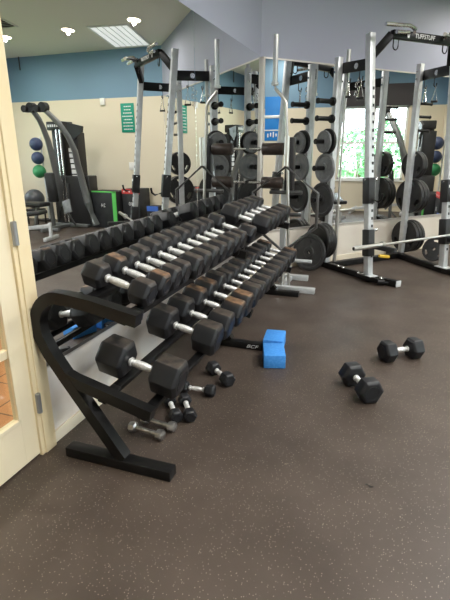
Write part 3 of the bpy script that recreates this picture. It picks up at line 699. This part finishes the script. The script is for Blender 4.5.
# cable attachments hanging on the hooks
def triangle_handle(n, s, z, label, sc=1.0, rz=0):
    t = thing('cable_attachment', label, 'cable attachment', W(s, n, z), RW+rz, 'cable attachments hanging on the rack')
    b = NB(); tube(b, [(0, .012*math.cos(a), -.015-.018*math.sin(a)) for a in [2*PI*k/10 for k in range(10)]], .004, 8, True); obj('ring', b, 'chrome', t)
    b = NB(); tube(b, [(0, 0, -.03*sc), (-.03*sc, 0, -.16*sc), (.03*sc, 0, -.16*sc)], .007, 8, True); obj('strap', b, 'chrome', t)
    b = NB(); cyl(b, (-.035*sc, 0, -.165*sc), (.035*sc, 0, -.165*sc), .013, 12); obj('grip', b, 'vinyl', t)
triangle_handle(.36, .955, 2.21, 'chrome cable attachment on the left rack side, nearer the rear post')
triangle_handle(.56, .955, 2.21, 'chrome cable attachment on the left rack side, nearer the front post', 1.2, .5)
triangle_handle(.36, 2.235, 2.21, 'chrome cable attachment on the right rack side, nearer the rear post', 1.1)
triangle_handle(.56, 2.175, 2.21, 'chrome cable attachment on the right rack side, nearer the front post', 1.1, .4)
t = thing('carabiner_clip', 'cluster of chrome carabiners dangling between the left rack cable handles', 'clip', W(.99, .46, 2.26), RW)
b = NB(); 
for k in range(5):
    zc = -.05-.045*k; xo = .02*(-1)**k
    tube(b, [(xo+.014*math.cos(a), .006*math.sin(k), zc+.028*math.sin(a)) for a in [2*PI*j/10 for j in range(10)]], .0045, 6, True)
obj('links', b, 'chrome', t)

# ------------------------------------------------------------------ corner equipment
hb = thing('hyperextension_bench', 'upright silver frame with black foam leg rollers and pad in the mirror corner', 'exercise bench', (-1.12, 5.02, 0), 0)
b = NB(); bx(b, -.08, .42, -.28, -.21, .001, .06, .004); obj('foot', b, 'silver_steel', hb)
b = NB(); bx(b, -.02, .26, .22, .29, .001, .06, .004); obj('foot', b, 'silver_steel', hb)
b = NB(); bx(b, .02, .08, -.22, .23, .001, .05, .004); obj('spine', b, 'silver_steel', hb)
b = NB(); beam(b, (.0, 0, .03), (0, 0, 1.15), .06, .06); obj('post', b, 'silver_steel', hb)
b = NB(); beam(b, (.0, .04, 1.0), (.06, .06, 1.56), .05, .05); obj('upper_post', b, 'silver_steel', hb)
b = NB(); bx(b, .0, .095, -.05, .07, 1.04, 1.585, .018); obj('pad', b, 'vinyl', hb)
for z in (1.47, 1.125):
    b = NB(); cyl(b, (-.395, -.02, z), (.05, -.02, z), .012, 12); obj('roller_axle', b, 'chrome', hb)
    b = NB(); lathe(b, [(0, .03), (.004, .058), (.01, .062), (.225, .062), (.231, .058), (.235, .03)], (-.25, -.02, z), (1, 0, 0), 24); obj('foam_roller', b, 'foam', hb)
    b = NB(); cyl(b, (-.30, -.02, z), (-.275, -.02, z), .02, 14); obj('collar', b, 'chrome', hb)
for (z, x0, x1) in ((1.03, -.15, .2), (.80, .0, .2), (.30, .0, .34)):
    b = NB(); cyl(b, (x0, -.05, z), (x1, -.05, z), .02, 16); obj('peg', b, 'dark_steel' if z > .5 else 'silver_steel', hb)

tb = thing('trap_bar', 'hexagonal steel trap bar standing on end behind the far end of the dumbbell rack', 'barbell', (-1.073, 4.845, 0), math.radians(6))
b = NB(); cyl(b, (0, 0, 1.30), (0, 0, 1.59), .027, 18); obj('sleeve', b, 'bar_steel', tb)
b = NB(); tube(b, [(0, 0, 1.30), (.335, 0, 1.035), (.335, 0, .69), (0, 0, .42), (-.335, 0, .69), (-.335, 0, 1.035)], .0175, 12, True); obj('hexagon_frame', b, 'dark_steel', tb)
b = NB(); cyl(b, (0, 0, .0), (0, 0, .40), .025, 18); obj('sleeve', b, 'bar_steel', tb)
ez = thing('bent_barbell', 'tall shiny steel barbell with a bend below its sleeve, standing on end by the corner', 'barbell', (-1.23, 4.91, 0))
b = NB(); cyl(b, (0, 0, 2.10), (0, 0, 2.52), .025, 20); obj('sleeve', b, 'bar_steel', ez)
b = NB(); cyl(b, (0, 0, 2.07), (0, 0, 2.10), .035, 20); obj('collar', b, 'bar_steel', ez)
b = NB(); tube(b, [(0, 0, 2.07), (.005, 0, 2.04), (.10, 0, 1.94), (.12, 0, 1.90), (.155, .012, 1.31), (.215, .02, .02)], .016, 14); obj('shaft', b, 'bar_steel', ez)

# ------------------------------------------------------------------ far side of the room, seen in the mirrors
M['arm_grey'] = mat('arm_grey_metal', (.20, .21, .21), .35, .5)
cm = thing('cable_machine', 'tall cable machine with two curved grey arms and dark weight tower', 'exercise machine', (2.95, 7.96, 0), 0)
def cml(p): return (p[0]-3.2, p[1]-8.15, p[2])
b = NB(); bx(b, -.40, .44, -.12, .18, .06, 1.0, .02); bx(b, .10, .36, -.10, .14, .9, 1.86, .01); bx(b, -.22, -.06, -.10, .14, .9, 1.80, .01); obj('tower', b, 'vinyl', cm)
b = NB(); bx(b, .04, .44, -.14, .16, 1.84, 2.0, .02); hd = obj('header', b, 'vinyl', cm)
b = NB()
for k in range(6): bx(b, .12+.05*k, .15+.05*k, -.143, -.141, 1.90, 1.945)
obj('header_marking', b, 'white_paint', hd)
b = NB(); vs = [(-.04, 1.98), (-.40, 1.90), (-.38, 1.80), (-.16, 1.66), (-.04, 1.78)]
for f_, yy in ((0, -.16), (1, -.12)):
    ring = [b.verts.new((x, yy, z)) for x, z in vs]
    if f_ == 0: r0_ = ring; b.faces.new(ring)
    else:
        b.faces.new(ring[::-1])
        for k in range(5): b.faces.new((r0_[k], r0_[(k+1) % 5], ring[(k+1) % 5], ring[k]))
obj('side_wing', b, 'vinyl', cm)
b = NB(); bx(b, .06, .30, -.14, -.12, .2, .85, .004); obj('weight_stack', b, 'stack', cm)
b = NB()
for x in (.12, .20): cyl(b, (x, -.15, .1), (x, -.15, 1.85), .022, 10)
obj('guide_rods', b, 'chrome', cm)
for k in range(7):
    b = NB(); bx(b, -.17+.006*k, -.04+.006*k, -.108, -.102, .84+k*.10, .915+k*.10); obj('instruction_label', b, 'white_paint', cm)
A1 = [(3.60, 8.1, .07), (3.47, 8.02, .50), (3.432, 7.95, .846), (3.39, 7.80, 1.30), (3.375, 7.70, 1.645), (3.36, 7.57, 1.90), (3.357, 7.5, 2.01), (3.39, 7.38, 2.17)]
A2 = [(2.66, 7.96, .07), (2.80, 7.96, .50), (2.87, 7.95, .856), (2.85, 7.82, 1.2), (2.80, 7.7, 1.461), (2.84, 7.6, 1.71), (2.92, 7.5, 1.915), (3.13, 7.38, 2.17)]
for A_ in (A1, A2):
    pts = [cml(p) for p in A_]
    b = NB(); tube(b, pts, [.075, .072, .065, .06, .055, .05, .05, .045], 12); a_ = obj('curved_arm', b, 'arm_grey', cm)
    tx, ty = pts[-1][:2]; b = NB(); cyl(b, (tx-.01, ty-.06, 2.19), (tx-.01, ty+.05, 2.19), .085, 20); cyl(b, (tx+.09, ty-.1, 2.17), (tx+.09, ty+.02, 2.17), .06, 16); obj('pulley', b, 'vinyl', a_)
b = NB(); bx(b, -.34, .5, -.2, .15, .01, .07, .01); beam(b, (.1, -.1, .05), (.1, -1.0, .05), .07, .06); beam(b, (-.1, -.75, .04), (.9, -.75, .04), .07, .06); obj('base', b, 'arm_grey', cm)
b = NB(); box(b, (-.22, -.60, .46), (.17, .04, .26), Matrix.Rotation(-.3, 3, 'X') @ Matrix.Rotation(.35, 3, 'Y'), .018); beam(b, (-.2, -.58, .35), (-.15, -.3, .05), .03, .03); obj('foot_pad', b, 'grey_iron', cm)
b = NB(); box(b, (.13, -.55, .80), (.19, .1, .55), Matrix.Rotation(.1, 3, 'X'), .03); obj('back_pad', b, 'vinyl', cm)
b = NB(); box(b, (.40, -.75, .50), (.5, .3, .08), None, .03); obj('seat', b, 'vinyl', cm)
b = NB(); beam(b, (.22, -.5, .05), (.22, -.52, .6), .06, .06); beam(b, (.45, -.75, .05), (.35, -.75, .46), .05, .05); obj('seat_post', b, 'arm_grey', cm)
# ball rack and balls
br = thing('ball_rack', 'slim grey pole rack holding the medicine balls beside the cable machine', 'ball rack', (4.14, 8.46, 0))
b = NB(); cyl(b, (0, .045, .02), (0, .045, 1.75), .018, 12); obj('pole', b, 'silver_steel', br)
b = NB(); cyl(b, (0, -.04, .001), (0, -.04, .025), .18, 24); obj('base', b, 'vinyl', br)
for z in (1.62, 1.345, 1.08):
    b = NB(); tube(b, [(0, -.02, z-.085), (.085, -.06, z-.085), (.085, -.14, z-.085), (0, -.18, z-.085), (-.085, -.14, z-.085), (-.085, -.06, z-.085)], .007, 8, True); obj('ring', b, 'silver_steel', br)
def ball(p, r, m, label, name='medicine_ball', g='medicine balls on the pole rack'):
    b = NB(); sphere(b, (0, 0, r), r, 28, 16); o = obj(name, b, m); o.location = p; tag(o, label, 'ball', g)
ball((4.14, 8.36, 1.465), .135, 'blue_ball', 'navy blue medicine ball, topmost on the ball rack')
ball((4.14, 8.36, 1.19), .13, 'blue_ball', 'navy blue medicine ball just above the green one')
ball((4.14, 8.36, .91), .137, 'green_ball', 'green medicine ball on the ball rack under two navy ones')
ball((4.02, 7.98, .31), .2, 'grey_ball', 'large shiny dark grey ball below the green medicine ball', 'exercise_ball', None)
b = NB(); bx(b, 3.88, 4.16, 7.84, 8.12, .26, .31, .01)
for x in (3.90, 4.14):
    for y in (7.86, 8.10): bx(b, x-.012, x+.012, y-.012, y+.012, 0, .27)
tag(obj('ball_stool', b, 'vinyl'), 'low black stool under the large grey ball', 'stool')
# plyo boxes
def plyo(loc, rz, s, edge, label, txt):
    t = thing('plyo_box', label, 'jump box', loc, rz, 'soft jump boxes')
    b = NB(); box(b, (0, 0, s[2]/2), s, None, .012); obj('body', b, 'box_black', t)
    b = NB(); X, Y, Z = s[0]/2, s[1]/2, s[2]
    if edge == 'box_green': bx(b, -X-.004, -X+.075, -Y-.004, -Y+.02, 0.002, Z+.004)
    bx(b, -X, X, -Y-.004, -Y+.02, Z-.09 if edge != 'box_green' else Z-.02, Z+.004)
    obj('edge_band', b, edge, t)
    b = text_bm(txt, .1)
    for v in b.verts: x, yv, z = v.co; v.co = Vector((-x*-1, -Y-.005-z, Z*.62+yv))
    obj('size_number', b, 'white_paint', t)
    if edge == 'box_red':
        b = NB(); 
        for k in range(4): bx(b, -X+.08+.12*k, -X+.11+.12*k, -Y-.006, -Y-.004, Z-.06, Z-.035)
        obj('edge_marking', b, 'white_paint', t)
plyo((2.30, 8.12, 0), math.radians(0), (.57, .42, .71), 'box_green', 'black soft jump box with bright green edges beside the cable machine', '24')
plyo((1.79, 8.31, 0), math.radians(0), (.385, .42, .75), 'box_red', 'black soft jump box with red top band, next to the green-edged box', '30')
plyo((1.30, 8.20, 0), math.radians(0), (.24, .3, .44), 'box_blue', 'low black soft jump box with blue band right of the red-banded box', '18')
# benches
def bench(loc, rz, back, label):
    t = thing('weight_bench', label, 'weight bench', loc, rz, 'adjustable weight benches')
    b = NB(); beam(b, (-.55, 0, .1), (.6, 0, .25), .06, .06); beam(b, (-.55, -.3, .04), (-.55, .3, .04), .06, .06); beam(b, (.6, -.22, .04), (.6, .22, .04), .06, .06)
    beam(b, (.6, 0, .04), (.6, 0, .3), .05, .05); beam(b, (-.55, 0, .04), (-.45, 0, .16), .05, .05); beam(b, (.05, 0, .2), (.05, 0, .42), .05, .05); obj('frame', b, 'silver_steel', t)
    b = NB(); box(b, (.32, 0, .45), (.38, .28, .07), Matrix.Rotation(-.12, 3, 'Y'), .025); obj('seat_pad', b, 'vinyl', t)
    b = NB(); L = .85; c = Vector((.10-math.cos(back)*L/2, 0, .44+math.sin(back)*L/2)); box(b, c, (L, .28, .07), Matrix.Rotation(back, 3, 'Y'), .025); obj('back_pad', b, 'vinyl', t)
    b = NB(); beam(b, (-.3, 0, .15), c-Vector((0, 0, .04)), .04, .04); obj('back_strut', b, 'silver_steel', t)
bench((3.0, 6.35, 0), math.radians(170), .1, 'adjustable weight bench with low black pad in front of the cable machine')
bench((4.45, 5.9, 0), math.radians(200), .15, 'flat weight bench with silver frame under the bright window')
bench((4.7, 7.25, 0), math.radians(100), 1.1, 'weight bench with its backrest raised, at the right part of the window')
# wall furniture
t = thing('safety_sign', 'green wall sign with white lines of text beside the light switch', 'sign', (2.05, YF, 2.08))
b = NB(); bx(b, -.15, .15, -.012, -.002, -.27, .27, .004); obj('board', b, 'sign_green', t)
b = NB(); rnd = random.Random(3)
for k in range(8):
    z = .21-k*.06; hw = rnd.uniform(.07, .12)
    x = -hw
    while x < hw: wl = rnd.uniform(.015, .04); bx(b, x, min(x+wl, hw), -.0145, -.012, z-.010, z+.010); x += wl+.012
obj('lettering', b, 'white_paint', t)
t = thing('light_switch', 'white double switch plate below the green sign', 'switch', (2.03, YF, 1.165))
b = NB(); bx(b, -.06, .06, -.008, -.001, -.075, .075, .003); obj('plate', b, 'white_plastic', t)
for x in (-.025, .025): b = NB(); bx(b, x-.012, x+.012, -.016, -.007, -.03, .03, .002); obj('rocker', b, 'white_plastic', t)
b = NB(); bx(b, 2.54, 2.65, YF-.035, YF-.001, 2.33, 2.46, .008); tag(obj('alarm_box', b, 'white_plastic'), 'small beige alarm box on the line between blue and cream paint', 'alarm')
b = NB(); bx(b, 3.28, 3.90, YF-.03, YF-.001, .66, 1.58, .005); wb = tag(obj('notice_board', b, 'stack'), 'dark framed grey notice board behind the cable machine', 'notice board')
b = NB(); bx(b, 3.31, 3.87, YF-.034, YF-.028, .69, 1.55); obj('panel', b, 'grey_iron', wb)
t = thing('blue_poster', 'tall bright blue poster board with silver cross bars seen in the corner mirror', 'poster', (XR-.002, 4.68, 2.2))
b = NB(); bx(b, -.02, -.002, -.25, .25, -.5, .53, .003); obj('board', b, 'poster_blue', t)
b = NB(); bx(b, -.03, -.018, -.27, .27, .03, .10, .003); bx(b, -.03, -.018, -.27, .27, -.27, -.24, .003); obj('cross_bar', b, 'silver_steel', t)
b = NB()
for k in range(5): bx(b, -.026, -.021, -.18+.07*k, -.15+.07*k, -.42+.02*(k % 2), -.33+.02*(k % 3))
obj('lettering', b, 'white_paint', t)
